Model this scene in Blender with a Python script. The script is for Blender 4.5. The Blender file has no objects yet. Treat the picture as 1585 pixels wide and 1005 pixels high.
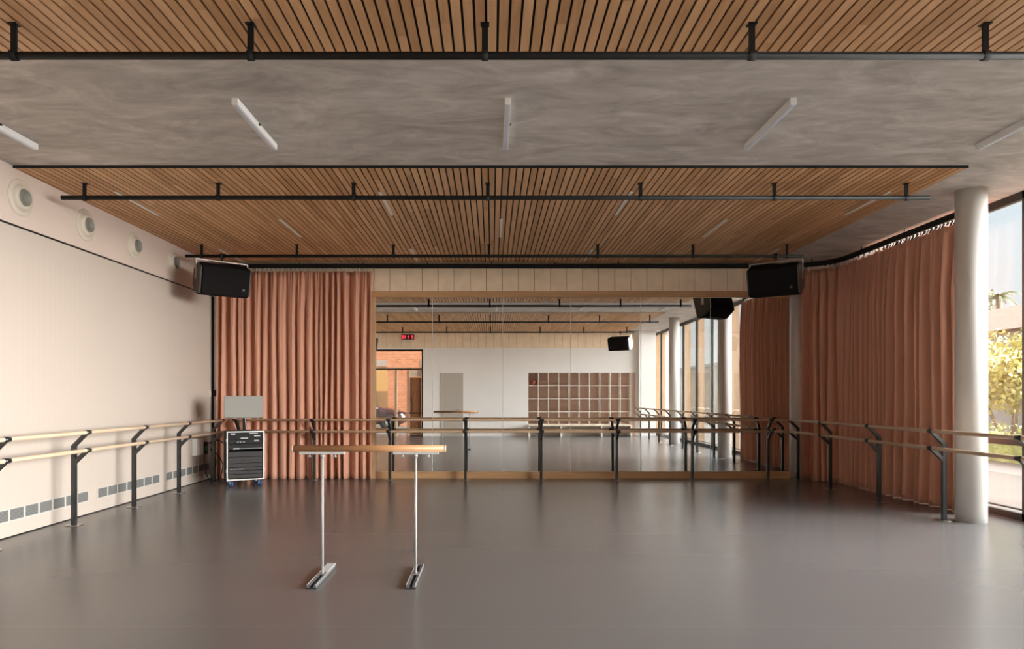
import bpy, bmesh, math, random
from mathutils import Vector, Matrix
random.seed(7)
PI = math.pi
SC = bpy.context.scene
COL = SC.collection

# ------------------------------------------------------------------ camera
FPX = 1060.0
cam_d = bpy.data.cameras.new('camera')
cam = bpy.data.objects.new('camera', cam_d)
COL.objects.link(cam)
cam.location = (0, 0, 1.55)
cam.rotation_euler = (PI / 2, 0, 0)
cam_d.sensor_width = 36.0
cam_d.lens = FPX / 1585 * 36.0
cam_d.shift_x = (792.5 - 761.0) / 1585
cam_d.shift_y = (614.0 - 502.5) / 1585
cam_d.clip_start = 0.05
cam_d.clip_end = 500
SC.camera = cam

# ------------------------------------------------------------------ look
SC.view_settings.view_transform = 'Standard'
SC.view_settings.look = 'None'
SC.view_settings.gamma = 1.0
SC.view_settings.use_curve_mapping = False
SC.view_settings.exposure = 1.0
SC.cycles.max_bounces = 14
SC.cycles.diffuse_bounces = 9
SC.cycles.glossy_bounces = 6
SC.cycles.transparent_max_bounces = 16
SC.cycles.caustics_reflective = True
SC.cycles.caustics_refractive = False
SC.cycles.sample_clamp_indirect = 3.0

# ------------------------------------------------------------------ sky: pale haze, plus unseen glow added on the right to light the room
world = bpy.data.worlds.new('sky')
SC.world = world
world.use_nodes = True
nt = world.node_tree
nt.nodes.clear()
N = nt.nodes.new
L = nt.links.new
out = N('ShaderNodeOutputWorld')
tc = N('ShaderNodeTexCoord')
sep = N('ShaderNodeSeparateXYZ')
L(tc.outputs['Generated'], sep.inputs[0])
ramp = N('ShaderNodeValToRGB')
ramp.color_ramp.elements[0].position = 0.0
ramp.color_ramp.elements[0].color = (0.86, 0.86, 0.84, 1)
ramp.color_ramp.elements[1].position = 0.7
ramp.color_ramp.elements[1].color = (0.70, 0.82, 0.97, 1)
e = ramp.color_ramp.elements.new(0.22)
e.color = (0.80, 0.88, 0.95, 1)
L(sep.outputs['Z'], ramp.inputs[0])
bg1 = N('ShaderNodeBackground')
bg1.inputs['Strength'].default_value = 0.52
L(ramp.outputs[0], bg1.inputs['Color'])
# broad lobe of added brightness, kept out of view, lighting the interior
dotn = N('ShaderNodeVectorMath'); dotn.operation = 'DOT_PRODUCT'
az, el = math.radians(-6), math.radians(11)
dotn.inputs[1].default_value = (math.cos(el) * math.cos(az), math.cos(el) * math.sin(az), math.sin(el))
L(tc.outputs['Generated'], dotn.inputs[0])
mr = N('ShaderNodeMapRange'); mr.interpolation_type = 'SMOOTHERSTEP'
mr.inputs['From Min'].default_value = 0.62; mr.inputs['From Max'].default_value = 0.93
mr.inputs['To Min'].default_value = 0.0; mr.inputs['To Max'].default_value = 16.0
L(dotn.outputs['Value'], mr.inputs['Value'])
# added warm horizon band, out of view, evening out the left wall light
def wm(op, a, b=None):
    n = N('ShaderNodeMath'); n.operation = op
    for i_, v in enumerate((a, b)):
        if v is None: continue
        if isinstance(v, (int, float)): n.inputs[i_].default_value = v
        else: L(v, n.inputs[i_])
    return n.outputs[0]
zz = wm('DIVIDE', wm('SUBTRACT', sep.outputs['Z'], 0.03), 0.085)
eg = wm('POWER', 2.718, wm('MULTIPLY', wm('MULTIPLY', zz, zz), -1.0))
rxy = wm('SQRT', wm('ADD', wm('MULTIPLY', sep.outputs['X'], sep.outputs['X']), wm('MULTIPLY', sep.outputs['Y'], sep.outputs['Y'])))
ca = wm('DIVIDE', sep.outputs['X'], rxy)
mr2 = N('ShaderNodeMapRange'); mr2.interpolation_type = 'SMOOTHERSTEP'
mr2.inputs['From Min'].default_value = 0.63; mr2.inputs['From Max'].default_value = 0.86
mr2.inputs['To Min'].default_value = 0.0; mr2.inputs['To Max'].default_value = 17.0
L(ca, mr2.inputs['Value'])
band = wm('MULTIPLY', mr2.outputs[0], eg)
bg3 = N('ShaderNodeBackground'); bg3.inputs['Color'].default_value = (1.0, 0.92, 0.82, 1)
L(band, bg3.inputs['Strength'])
bg2 = N('ShaderNodeBackground')
bg2.inputs['Color'].default_value = (0.97, 0.97, 1.0, 1)
L(mr.outputs[0], bg2.inputs['Strength'])
addb = N('ShaderNodeAddShader')
L(bg1.outputs[0], addb.inputs[0]); L(bg2.outputs[0], addb.inputs[1])
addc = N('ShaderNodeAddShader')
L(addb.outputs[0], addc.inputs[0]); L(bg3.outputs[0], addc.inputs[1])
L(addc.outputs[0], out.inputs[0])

# low warm sun grazing in from behind the back of the building: lights the yard, not the room
sun_d = bpy.data.lights.new('sun', 'SUN')
sun_d.energy = 1.1
sun_d.color = (1.0, 0.80, 0.56)
sun_d.angle = math.radians(1.5)
sun = bpy.data.objects.new('sun', sun_d)
COL.objects.link(sun)
sun.location = (-6, 20, 20)
sun.rotation_euler = (-Vector((-0.25, 0.85, 0.80))).to_track_quat('-Z', 'Y').to_euler()

# portals so daylight through the glazing is sampled well
def portal(name, loc, rot, sx, sy):
    d = bpy.data.lights.new(name, 'AREA')
    d.shape = 'RECTANGLE'; d.size = sx; d.size_y = sy
    d.cycles.is_portal = True
    o = bpy.data.objects.new(name, d)
    COL.objects.link(o)
    o.location = loc; o.rotation_euler = rot
    return o
portal('window_portal', (6.95, 4.0, 2.08), (PI / 2, 0, PI / 2), 11.2, 4.1)
portal('entry_portal', (-3.85, -1.0, 1.7), (-PI / 2, 0, PI), 2.3, 3.4)

# ------------------------------------------------------------------ materials
M = {}
def newmat(name):
    m = bpy.data.materials.new(name)
    m.use_nodes = True
    b = m.node_tree.nodes['Principled BSDF']
    M[name] = m
    return m, m.node_tree, b

def simple(name, col, rough=0.5, metal=0.0, spec=0.5, noise=0.0, nscale=8.0, bump=0.0, bscale=60.0, stretch=(1, 1, 1)):
    m, t, b = newmat(name)
    b.inputs['Base Color'].default_value = (*col, 1)
    b.inputs['Roughness'].default_value = rough
    b.inputs['Metallic'].default_value = metal
    b.inputs['Specular IOR Level'].default_value = spec
    c = t.nodes.new('ShaderNodeTexCoord')
    mp = t.nodes.new('ShaderNodeMapping')
    mp.inputs['Scale'].default_value = stretch
    t.links.new(c.outputs['Object'], mp.inputs[0])
    nz = t.nodes.new('ShaderNodeTexNoise')
    nz.inputs['Scale'].default_value = nscale
    nz.inputs['Detail'].default_value = 5
    t.links.new(mp.outputs[0], nz.inputs['Vector'])
    if noise > 0:
        r = t.nodes.new('ShaderNodeValToRGB')
        r.color_ramp.elements[0].position = 0.3
        r.color_ramp.elements[1].position = 0.7
        r.color_ramp.elements[0].color = (*[v * (1 - noise) for v in col], 1)
        r.color_ramp.elements[1].color = (*[min(1, v * (1 + noise)) for v in col], 1)
        t.links.new(nz.outputs['Fac'], r.inputs[0])
        t.links.new(r.outputs[0], b.inputs['Base Color'])
    if bump > 0:
        n2 = t.nodes.new('ShaderNodeTexNoise')
        n2.inputs['Scale'].default_value = bscale
        t.links.new(mp.outputs[0], n2.inputs['Vector'])
        bp = t.nodes.new('ShaderNodeBump')
        bp.inputs['Strength'].default_value = bump
        bp.inputs['Distance'].default_value = 0.01
        t.links.new(n2.outputs['Fac'], bp.inputs['Height'])
        t.links.new(bp.outputs[0], b.inputs['Normal'])
    return m

def math_node(t, op, a=None, bval=None, link=None):
    n = t.nodes.new('ShaderNodeMath'); n.operation = op
    if link is not None: t.links.new(link, n.inputs[0])
    elif a is not None: n.inputs[0].default_value = a
    if bval is not None: n.inputs[1].default_value = bval
    return n

def wood(name, c_dark, c_mid, c_light, axis='Y', board=None, pitch=None, x0=0.0, rough=0.45, grain=3.0):
    """procedural timber: long grain noise; optional per-slat / per-board tone"""
    m, t, b = newmat(name)
    b.inputs['Roughness'].default_value = rough
    b.inputs['Specular IOR Level'].default_value = 0.35
    c = t.nodes.new('ShaderNodeTexCoord')
    mp = t.nodes.new('ShaderNodeMapping')
    s = [grain * 9] * 3
    s['XYZ'.index(axis)] = grain * 0.7
    mp.inputs['Scale'].default_value = s
    t.links.new(c.outputs['Object'], mp.inputs[0])
    nz = t.nodes.new('ShaderNodeTexNoise')
    nz.inputs['Scale'].default_value = 1.0
    nz.inputs['Detail'].default_value = 6
    nz.inputs['Distortion'].default_value = 0.6
    t.links.new(mp.outputs[0], nz.inputs['Vector'])
    r = t.nodes.new('ShaderNodeValToRGB')
    r.color_ramp.elements[0].position = 0.15
    r.color_ramp.elements[0].color = (*c_dark, 1)
    r.color_ramp.elements[1].position = 0.85
    r.color_ramp.elements[1].color = (*c_light, 1)
    e = r.color_ramp.elements.new(0.5); e.color = (*c_mid, 1)
    if pitch:
        sp = t.nodes.new('ShaderNodeSeparateXYZ')
        t.links.new(c.outputs['Object'], sp.inputs[0])
        a1 = math_node(t, 'SUBTRACT', bval=x0, link=sp.outputs['X'])
        a2 = math_node(t, 'DIVIDE', bval=pitch, link=a1.outputs[0])
        a3 = math_node(t, 'FLOOR', link=a2.outputs[0])
        wn = t.nodes.new('ShaderNodeTexWhiteNoise'); wn.noise_dimensions = '1D'
        t.links.new(a3.outputs[0], wn.inputs['W'])
        # board joints along Y, staggered per slat
        y1 = math_node(t, 'DIVIDE', bval=board, link=sp.outputs['Y'])
        y2 = t.nodes.new('ShaderNodeMath'); y2.operation = 'ADD'
        t.links.new(y1.outputs[0], y2.inputs[0]); t.links.new(wn.outputs['Value'], y2.inputs[1])
        y3 = math_node(t, 'FLOOR', link=y2.outputs[0])
        cb = t.nodes.new('ShaderNodeCombineXYZ')
        t.links.new(a3.outputs[0], cb.inputs[0]); t.links.new(y3.outputs[0], cb.inputs[1])
        w2 = t.nodes.new('ShaderNodeTexWhiteNoise'); w2.noise_dimensions = '3D'
        t.links.new(cb.outputs[0], w2.inputs['Vector'])
        mixf = t.nodes.new('ShaderNodeMath'); mixf.operation = 'MULTIPLY_ADD'
        t.links.new(w2.outputs['Value'], mixf.inputs[0]); mixf.inputs[1].default_value = 0.46
        k = math_node(t, 'MULTIPLY', bval=0.54, link=nz.outputs['Fac'])
        t.links.new(k.outputs[0], mixf.inputs[2])
        t.links.new(mixf.outputs[0], r.inputs[0])
    else:
        t.links.new(nz.outputs['Fac'], r.inputs[0])
    t.links.new(r.outputs[0], b.inputs['Base Color'])
    bp = t.nodes.new('ShaderNodeBump'); bp.inputs['Strength'].default_value = 0.08; bp.inputs['Distance'].default_value = 0.002
    t.links.new(nz.outputs['Fac'], bp.inputs['Height']); t.links.new(bp.outputs[0], b.inputs['Normal'])
    return m

PITCH = 0.0793
X0 = 0.042
wood('slat_wood', (0.47, 0.25, 0.112), (0.65, 0.37, 0.182), (0.80, 0.49, 0.265), 'Y', board=1.9, pitch=PITCH, x0=X0, rough=0.5)
wood('barre_wood_y', (0.54, 0.39, 0.26), (0.64, 0.48, 0.335), (0.71, 0.55, 0.40), 'Y', rough=0.35)  # same wood as the x rails, toned down for the strongly lit left run
wood('barre_wood_x', (0.64, 0.44, 0.28), (0.74, 0.53, 0.35), (0.80, 0.60, 0.42), 'X', rough=0.35)
wood('portable_wood', (0.28, 0.13, 0.055), (0.39, 0.195, 0.09), (0.48, 0.265, 0.135), 'X', rough=0.4, grain=2.0)
wood('trim_wood_x', (0.42, 0.24, 0.115), (0.52, 0.31, 0.155), (0.60, 0.38, 0.20), 'X', rough=0.45, grain=2.0)
wood('trim_wood_z', (0.42, 0.26, 0.14), (0.55, 0.37, 0.22), (0.64, 0.46, 0.30), 'Z', rough=0.45, grain=2.0)
wood('fin_wood', (0.33, 0.21, 0.125), (0.44, 0.29, 0.18), (0.52, 0.36, 0.235), 'Z', rough=0.5, grain=2.0)
wood('door_wood', (0.13, 0.05, 0.022), (0.22, 0.09, 0.04), (0.33, 0.15, 0.07), 'Z', rough=0.4, grain=2.0)
simple('cladding', (0.88, 0.72, 0.53), 0.6, noise=0.07, nscale=5, bump=0.05, bscale=120)
simple('white_paint', (0.86, 0.85, 0.83), 0.6, noise=0.015, nscale=1.5)
simple('warm_paint', (0.62, 0.51, 0.44), 0.6, noise=0.02, nscale=1.2)
simple('column_paint', (0.68, 0.66, 0.62), 0.45, noise=0.02, nscale=2)
simple('black_metal', (0.010, 0.010, 0.010), 0.6, spec=0.25)
simple('post_metal', (0.012, 0.014, 0.014), 0.3, spec=0.8)
simple('coupler_metal', (0.05, 0.052, 0.055), 0.3, metal=0.7)
simple('plate_metal', (0.45, 0.43, 0.41), 0.25, metal=0.9)
simple('dark_gap', (0.012, 0.010, 0.009), 0.9)
simple('window_frame', (0.016, 0.014, 0.013), 0.45)
simple('fixture_white', (0.82, 0.81, 0.78), 0.4)
simple('diffuser', (0.66, 0.69, 0.76), 0.35)
simple('slot_light', (0.88, 0.86, 0.83), 0.4)
simple('speaker_black', (0.008, 0.007, 0.007), 0.8, spec=0.15)
simple('speaker_side', (0.06, 0.056, 0.048), 0.3)
simple('aluminium', (0.62, 0.62, 0.62), 0.32, metal=0.95)
simple('galvanised', (0.16, 0.16, 0.16), 0.45, metal=0.4)
simple('leg_grey', (0.50, 0.50, 0.49), 0.35, metal=0.3)
simple('light_alloy', (0.40, 0.40, 0.39), 0.4, metal=0.3)
simple('grey_paint', (0.50, 0.50, 0.49), 0.45)
simple('jet_ring', (0.60, 0.535, 0.44), 0.4)
simple('jet_nozzle', (0.20, 0.20, 0.17), 0.5)
simple('grille_dark', (0.10, 0.10, 0.095), 0.7)
simple('louvre_grey', (0.24, 0.24, 0.23), 0.6)
simple('grille_white', (0.52, 0.48, 0.43), 0.5)
simple('screen', (0.33, 0.325, 0.30), 0.35, spec=0.5)  # grey base stands in for the room reflected in the switched-off screen
simple('screen_bezel', (0.22, 0.22, 0.21), 0.4)
simple('case_black', (0.014, 0.014, 0.015), 0.55)
simple('case_edge', (0.75, 0.75, 0.72), 0.35, metal=0.4)
simple('unit_face', (0.010, 0.010, 0.011), 0.5, spec=0.25)
simple('unit_face_grey', (0.045, 0.043, 0.042), 0.55, spec=0.25)
simple('unit_mark', (0.70, 0.70, 0.68), 0.5)
simple('caster_blue', (0.02, 0.09, 0.30), 0.4)
simple('hook_white', (0.85, 0.85, 0.83), 0.3)
simple('door_paint', (0.43, 0.39, 0.34), 0.5)
simple('cubby_back', (0.58, 0.40, 0.32), 0.6)
simple('cubby_frame', (0.80, 0.76, 0.70), 0.5)
simple('bench_top', (0.70, 0.60, 0.45), 0.45)
simple('basket_red', (0.25, 0.06, 0.035), 0.7, noise=0.3, nscale=60)
simple('cable_black', (0.01, 0.01, 0.01), 0.5)
simple('plastic_green', (0.02, 0.22, 0.06), 0.5)
simple('paving', (0.14, 0.12, 0.10), 0.85, noise=0.08, nscale=1.2)
simple('road', (0.22, 0.19, 0.17), 0.9, noise=0.06, nscale=2)
simple('render_cream', (0.80, 0.70, 0.56), 0.8, noise=0.04, nscale=1.0)
simple('render_yellow', (0.62, 0.40, 0.15), 0.8, noise=0.05, nscale=1.0)
simple('roof_tile', (0.42, 0.27, 0.21), 0.8, noise=0.12, nscale=3)
simple('house_glass', (0.20, 0.20, 0.20), 0.15)
simple('shutter', (0.34, 0.20, 0.09), 0.6)
simple('bark', (0.34, 0.27, 0.20), 0.85, noise=0.2, nscale=12)
simple('leaf_yellow', (0.66, 0.60, 0.24), 0.6, noise=0.35, nscale=2.5)
simple('leaf_green', (0.50, 0.50, 0.18), 0.6, noise=0.35, nscale=3)
simple('leaf_palm', (0.24, 0.28, 0.15), 0.6, noise=0.2, nscale=3)
simple('fence_grey', (0.50, 0.48, 0.47), 0.8)
simple('car_paint', (0.035, 0.010, 0.009), 0.2, spec=0.8)
simple('tyre', (0.02, 0.02, 0.02), 0.8)
simple('chrome', (0.75, 0.73, 0.70), 0.12, metal=1.0)
simple('stone_band', (0.30, 0.24, 0.20), 0.8)

def brick_mat():
    m, t, b = newmat('brick')
    c = t.nodes.new('ShaderNodeTexCoord'); mp = t.nodes.new('ShaderNodeMapping')
    mp.inputs['Rotation'].default_value = (PI / 2, 0, 0)
    t.links.new(c.outputs['Object'], mp.inputs[0])
    br = t.nodes.new('ShaderNodeTexBrick')
    br.inputs['Color1'].default_value = (0.36, 0.12, 0.055, 1)
    br.inputs['Color2'].default_value = (0.46, 0.175, 0.08, 1)
    br.inputs['Mortar'].default_value = (0.42, 0.25, 0.16, 1)
    br.inputs['Scale'].default_value = 1.0
    br.inputs['Brick Width'].default_value = 0.24
    br.inputs['Row Height'].default_value = 0.086
    br.inputs['Mortar Size'].default_value = 0.008
    t.links.new(mp.outputs[0], br.inputs['Vector'])
    t.links.new(br.outputs['Color'], b.inputs['Base Color'])
    b.inputs['Roughness'].default_value = 0.85
brick_mat()

def concrete_mat():
    m, t, b = newmat('concrete')
    c = t.nodes.new('ShaderNodeTexCoord')
    mp = t.nodes.new('ShaderNodeMapping'); mp.inputs['Scale'].default_value = (0.8, 1.5, 1)
    t.links.new(c.outputs['Object'], mp.inputs[0])
    n1 = t.nodes.new('ShaderNodeTexNoise'); n1.inputs['Scale'].default_value = 1.6; n1.inputs['Detail'].default_value = 9
    n1.inputs['Roughness'].default_value = 0.68; n1.inputs['Distortion'].default_value = 1.2
    t.links.new(mp.outputs[0], n1.inputs['Vector'])
    r = t.nodes.new('ShaderNodeValToRGB')
    r.color_ramp.elements[0].position = 0.30; r.color_ramp.elements[0].color = (0.40, 0.36, 0.325, 1)
    r.color_ramp.elements[1].position = 0.72; r.color_ramp.elements[1].color = (0.76, 0.70, 0.65, 1)
    e = r.color_ramp.elements.new(0.5); e.color = (0.57, 0.52, 0.475, 1)
    t.links.new(n1.outputs['Fac'], r.inputs[0])
    mp2 = t.nodes.new('ShaderNodeMapping'); mp2.inputs['Scale'].default_value = (1.6, 6, 1)
    t.links.new(c.outputs['Object'], mp2.inputs[0])
    n2 = t.nodes.new('ShaderNodeTexNoise'); n2.inputs['Scale'].default_value = 2.0; n2.inputs['Detail'].default_value = 8
    t.links.new(mp2.outputs[0], n2.inputs['Vector'])
    r2 = t.nodes.new('ShaderNodeValToRGB')
    r2.color_ramp.elements[0].position = 0.32; r2.color_ramp.elements[0].color = (0.90, 0.90, 0.90, 1)
    r2.color_ramp.elements[1].position = 0.66; r2.color_ramp.elements[1].color = (1.06, 1.06, 1.06, 1)
    t.links.new(n2.outputs['Fac'], r2.inputs[0])
    mx = t.nodes.new('ShaderNodeMix'); mx.data_type = 'RGBA'; mx.blend_type = 'MULTIPLY'; mx.inputs['Factor'].default_value = 1
    t.links.new(r.outputs[0], mx.inputs[6]); t.links.new(r2.outputs[0], mx.inputs[7])
    t.links.new(mx.outputs[2], b.inputs['Base Color'])
    b.inputs['Roughness'].default_value = 0.7
    b.inputs['Specular IOR Level'].default_value = 0.3
    bp = t.nodes.new('ShaderNodeBump'); bp.inputs['Strength'].default_value = 0.15; bp.inputs['Distance'].default_value = 0.01
    t.links.new(n2.outputs['Fac'], bp.inputs['Height']); t.links.new(bp.outputs[0], b.inputs['Normal'])
concrete_mat()

def floor_mat():
    m, t, b = newmat('vinyl_floor')
    c = t.nodes.new('ShaderNodeTexCoord')
    n1 = t.nodes.new('ShaderNodeTexNoise'); n1.inputs['Scale'].default_value = 0.7; n1.inputs['Detail'].default_value = 6
    t.links.new(c.outputs['Object'], n1.inputs['Vector'])
    r = t.nodes.new('ShaderNodeValToRGB')
    r.color_ramp.elements[0].position = 0.0; r.color_ramp.elements[0].color = (0.118, 0.109, 0.105, 1)
    r.color_ramp.elements[1].position = 1.0; r.color_ramp.elements[1].color = (0.132, 0.122, 0.117, 1)
    t.links.new(n1.outputs['Fac'], r.inputs[0])
    # faint welded seams between the vinyl sheets, running across the room
    sp = t.nodes.new('ShaderNodeSeparateXYZ'); t.links.new(c.outputs['Object'], sp.inputs[0])
    a = math_node(t, 'SUBTRACT', bval=6.18, link=sp.outputs['Y'])
    d = math_node(t, 'DIVIDE', bval=1.57, link=a.outputs[0])
    rd = math_node(t, 'ROUND', link=d.outputs[0])
    s = t.nodes.new('ShaderNodeMath'); s.operation = 'SUBTRACT'
    t.links.new(d.outputs[0], s.inputs[0]); t.links.new(rd.outputs[0], s.inputs[1])
    ab = math_node(t, 'ABSOLUTE', link=s.outputs[0])
    ls = math_node(t, 'LESS_THAN', bval=0.0022, link=ab.outputs[0])
    fac = math_node(t, 'MULTIPLY', bval=0.35, link=ls.outputs[0])
    mx = t.nodes.new('ShaderNodeMix'); mx.data_type = 'RGBA'
    t.links.new(fac.outputs[0], mx.inputs['Factor'])
    t.links.new(r.outputs[0], mx.inputs[6]); mx.inputs[7].default_value = (0.20, 0.185, 0.18, 1)
    t.links.new(mx.outputs[2], b.inputs['Base Color'])
    b.inputs['Roughness'].default_value = 0.26
    b.inputs['Specular IOR Level'].default_value = 0.5
floor_mat()

def wall_panel_mat():
    """perforated / ribbed acoustic lining: fine vertical ribs"""
    m, t, b = newmat('ribbed_lining')
    c = t.nodes.new('ShaderNodeTexCoord')
    w = t.nodes.new('ShaderNodeTexWave'); w.wave_type = 'BANDS'; w.bands_direction = 'Y'
    w.inputs['Scale'].default_value = 3.2
    w.inputs['Distortion'].default_value = 0
    t.links.new(c.outputs['Object'], w.inputs['Vector'])
    bp = t.nodes.new('ShaderNodeBump'); bp.inputs['Strength'].default_value = 0.2; bp.inputs['Distance'].default_value = 0.004
    t.links.new(w.outputs['Fac'], bp.inputs['Height']); t.links.new(bp.outputs[0], b.inputs['Normal'])
    b.inputs['Base Color'].default_value = (0.50, 0.43, 0.37, 1)
    b.inputs['Roughness'].default_value = 0.6
wall_panel_mat()

def curtain_mat():
    m, t, b = newmat('curtain_cloth')
    b.inputs['Base Color'].default_value = (0.61, 0.315, 0.215, 1)
    b.inputs['Roughness'].default_value = 0.75
    b.inputs['Specular IOR Level'].default_value = 0.25
    b.inputs['Sheen Weight'].default_value = 0.25
    b.inputs['Sheen Roughness'].default_value = 0.5
    b.inputs['Sheen Tint'].default_value = (1.0, 0.75, 0.62, 1)
    c = t.nodes.new('ShaderNodeTexCoord')
    n = t.nodes.new('ShaderNodeTexNoise'); n.inputs['Scale'].default_value = 300
    t.links.new(c.outputs['Object'], n.inputs['Vector'])
    bp = t.nodes.new('ShaderNodeBump'); bp.inputs['Strength'].default_value = 0.05; bp.inputs['Distance'].default_value = 0.002
    t.links.new(n.outputs['Fac'], bp.inputs['Height']); t.links.new(bp.outputs[0], b.inputs['Normal'])
curtain_mat()

def mirror_mat():
    m, t, b = newmat('mirror_glass')
    b.inputs['Base Color'].default_value = (0.90, 0.905, 0.89, 1)
    b.inputs['Metallic'].default_value = 1.0
    b.inputs['Roughness'].default_value = 0.0
mirror_mat()

def glass_mat():
    m = bpy.data.materials.new('window_glass'); M['window_glass'] = m
    m.use_nodes = True
    t = m.node_tree; t.nodes.clear()
    o = t.nodes.new('ShaderNodeOutputMaterial')
    tr = t.nodes.new('ShaderNodeBsdfTransparent'); tr.inputs[0].default_value = (0.97, 0.98, 0.97, 1)
    gl = t.nodes.new('ShaderNodeBsdfGlossy'); gl.inputs['Roughness'].default_value = 0.0
    lw = t.nodes.new('ShaderNodeLayerWeight'); lw.inputs['Blend'].default_value = 0.5
    p5 = t.nodes.new('ShaderNodeMath'); p5.operation = 'POWER'; p5.inputs[1].default_value = 5.0
    t.links.new(lw.outputs['Facing'], p5.inputs[0])
    fr = t.nodes.new('ShaderNodeMath'); fr.operation = 'MULTIPLY_ADD'; fr.inputs[1].default_value = 0.7; fr.inputs[2].default_value = 0.02
    t.links.new(p5.outputs[0], fr.inputs[0])
    mx = t.nodes.new('ShaderNodeMixShader')
    t.links.new(fr.outputs[0], mx.inputs[0]); t.links.new(tr.outputs[0], mx.inputs[1]); t.links.new(gl.outputs[0], mx.inputs[2])
    t.links.new(mx.outputs[0], o.inputs[0])
glass_mat()

def emit_mat(name, col, s):
    m, t, b = newmat(name)
    b.inputs['Base Color'].default_value = (0.02, 0.02, 0.02, 1)
    b.inputs['Emission Color'].default_value = (*col, 1)
    b.inputs['Emission Strength'].default_value = s
emit_mat('led_red', (1.0, 0.03, 0.06), 1.6)

# ------------------------------------------------------------------ mesh helpers
class MB:
    def __init__(self):
        self.bm = bmesh.new()
    def box(self, x0, x1, y0, y1, z0, z1, mat=None):
        vs = [self.bm.verts.new((x, y, z)) for x in (x0, x1) for y in (y0, y1) for z in (z0, z1)]
        if mat is not None:
            for v in vs: v.co = mat @ v.co
        for f in ((0, 1, 3, 2), (4, 6, 7, 5), (0, 4, 5, 1), (2, 3, 7, 6), (0, 2, 6, 4), (1, 5, 7, 3)):
            self.bm.faces.new([vs[i] for i in f])
        return self
    def tube(self, pts, r, n=12, cap=True, rs=None):
        pts = [Vector(p) for p in pts]
        rings = []
        prev = None
        for i, p in enumerate(pts):
            if i == 0: d = pts[1] - pts[0]
            elif i == len(pts) - 1: d = pts[-1] - pts[-2]
            else: d = (pts[i + 1] - pts[i]).normalized() + (pts[i] - pts[i - 1]).normalized()
            d.normalize()
            if prev is None:
                up = Vector((0, 0, 1)) if abs(d.z) < 0.9 else Vector((1, 0, 0))
            else: up = prev
            u = d.cross(up)
            if u.length < 1e-5: u = d.cross(Vector((1, 0, 0)))
            u.normalize(); v = u.cross(d).normalized()
            prev = v
            rr = rs[i] if rs else r
            rings.append([self.bm.verts.new(p + rr * (math.cos(2 * PI * k / n) * u + math.sin(2 * PI * k / n) * v)) for k in range(n)])
        for a, b in zip(rings, rings[1:]):
            for k in range(n):
                f = self.bm.faces.new([a[k], a[(k + 1) % n], b[(k + 1) % n], b[k]])
                f.smooth = True
        if cap:
            self.bm.faces.new(list(reversed(rings[0]))); self.bm.faces.new(rings[-1])
        return self
    def lathe(self, prof, n=32, mat=None):
        """prof: (r, h) along local Z"""
        rings = []
        for r, h in prof:
            if r < 1e-6: ring = [self.bm.verts.new((0, 0, h))]
            else: ring = [self.bm.verts.new((r * math.cos(2 * PI * k / n), r * math.sin(2 * PI * k / n), h)) for k in range(n)]
            rings.append(ring)
        for a, b in zip(rings, rings[1:]):
            for k in range(n):
                q = [a[k % len(a)], a[(k + 1) % n] if len(a) > 1 else None, b[(k + 1) % n] if len(b) > 1 else None, b[k % len(b)]]
                q = [v for v in q if v is not None]
                if len(a) == 1: q = [a[0], b[(k + 1) % n], b[k]]
                if len(b) == 1: q = [a[k], a[(k + 1) % n], b[0]]
                if len(a) > 1 and len(b) > 1: q = [a[k], a[(k + 1) % n], b[(k + 1) % n], b[k]]
                f = self.bm.faces.new(q); f.smooth = True
        if mat is not None:
            for ring in rings:
                for v in ring: v.co = mat @ v.co
        return self
    def prism(self, poly, h0, h1, mat=None):
        """poly of (a,b) in local XY, extruded along local Z"""
        lo = [self.bm.verts.new((a, b, h0)) for a, b in poly]
        hi = [self.bm.verts.new((a, b, h1)) for a, b in poly]
        n = len(poly)
        self.bm.faces.new(list(reversed(lo))); self.bm.faces.new(hi)
        for k in range(n):
            self.bm.faces.new([lo[k], lo[(k + 1) % n], hi[(k + 1) % n], hi[k]])
        if mat is not None:
            for v in lo + hi: v.co = mat @ v.co
        return self
    def build(self, name, mat, parent=None, bevel=0.0):
        bmesh.ops.recalc_face_normals(self.bm, faces=self.bm.faces[:])
        me = bpy.data.meshes.new(name)
        self.bm.to_mesh(me); self.bm.free()
        me.materials.append(M[mat])
        o = bpy.data.objects.new(name, me)
        COL.objects.link(o)
        if parent is not None: o.parent = parent
        if bevel:
            b = o.modifiers.new('bevel', 'BEVEL'); b.width = bevel; b.segments = 2; b.limit_method = 'ANGLE'
        return o

def thing(name, label, cat, loc=(0, 0, 0), rz=0.0, group=None):
    o = bpy.data.objects.new(name, None)
    o.empty_display_size = 0.1
    COL.objects.link(o)
    o.location = loc; o.rotation_euler = (0, 0, rz)
    o['label'] = label; o['category'] = cat
    if group: o['group'] = group
    return o
def tag(o, label, cat, group=None, kind=None):
    o['label'] = label; o['category'] = cat
    if group: o['group'] = group
    if kind: o['kind'] = kind
    return o
def struct(o, label=None, cat=None):
    o['kind'] = 'structure'
    if label: o['label'] = label
    if cat: o['category'] = cat
    return o
def copy_tree(o, parent=None):
    c = o.copy(); COL.objects.link(c)
    if parent is not None: c.parent = parent
    for ch in [x for x in bpy.data.objects if x.parent == o]:
        copy_tree(ch, c)
    return c
def copy_thing(o, label, loc, rz=None):
    c = copy_tree(o)
    c['label'] = label; c.location = loc
    if rz is not None: c.rotation_euler = (0, 0, rz)
    return c

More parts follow.
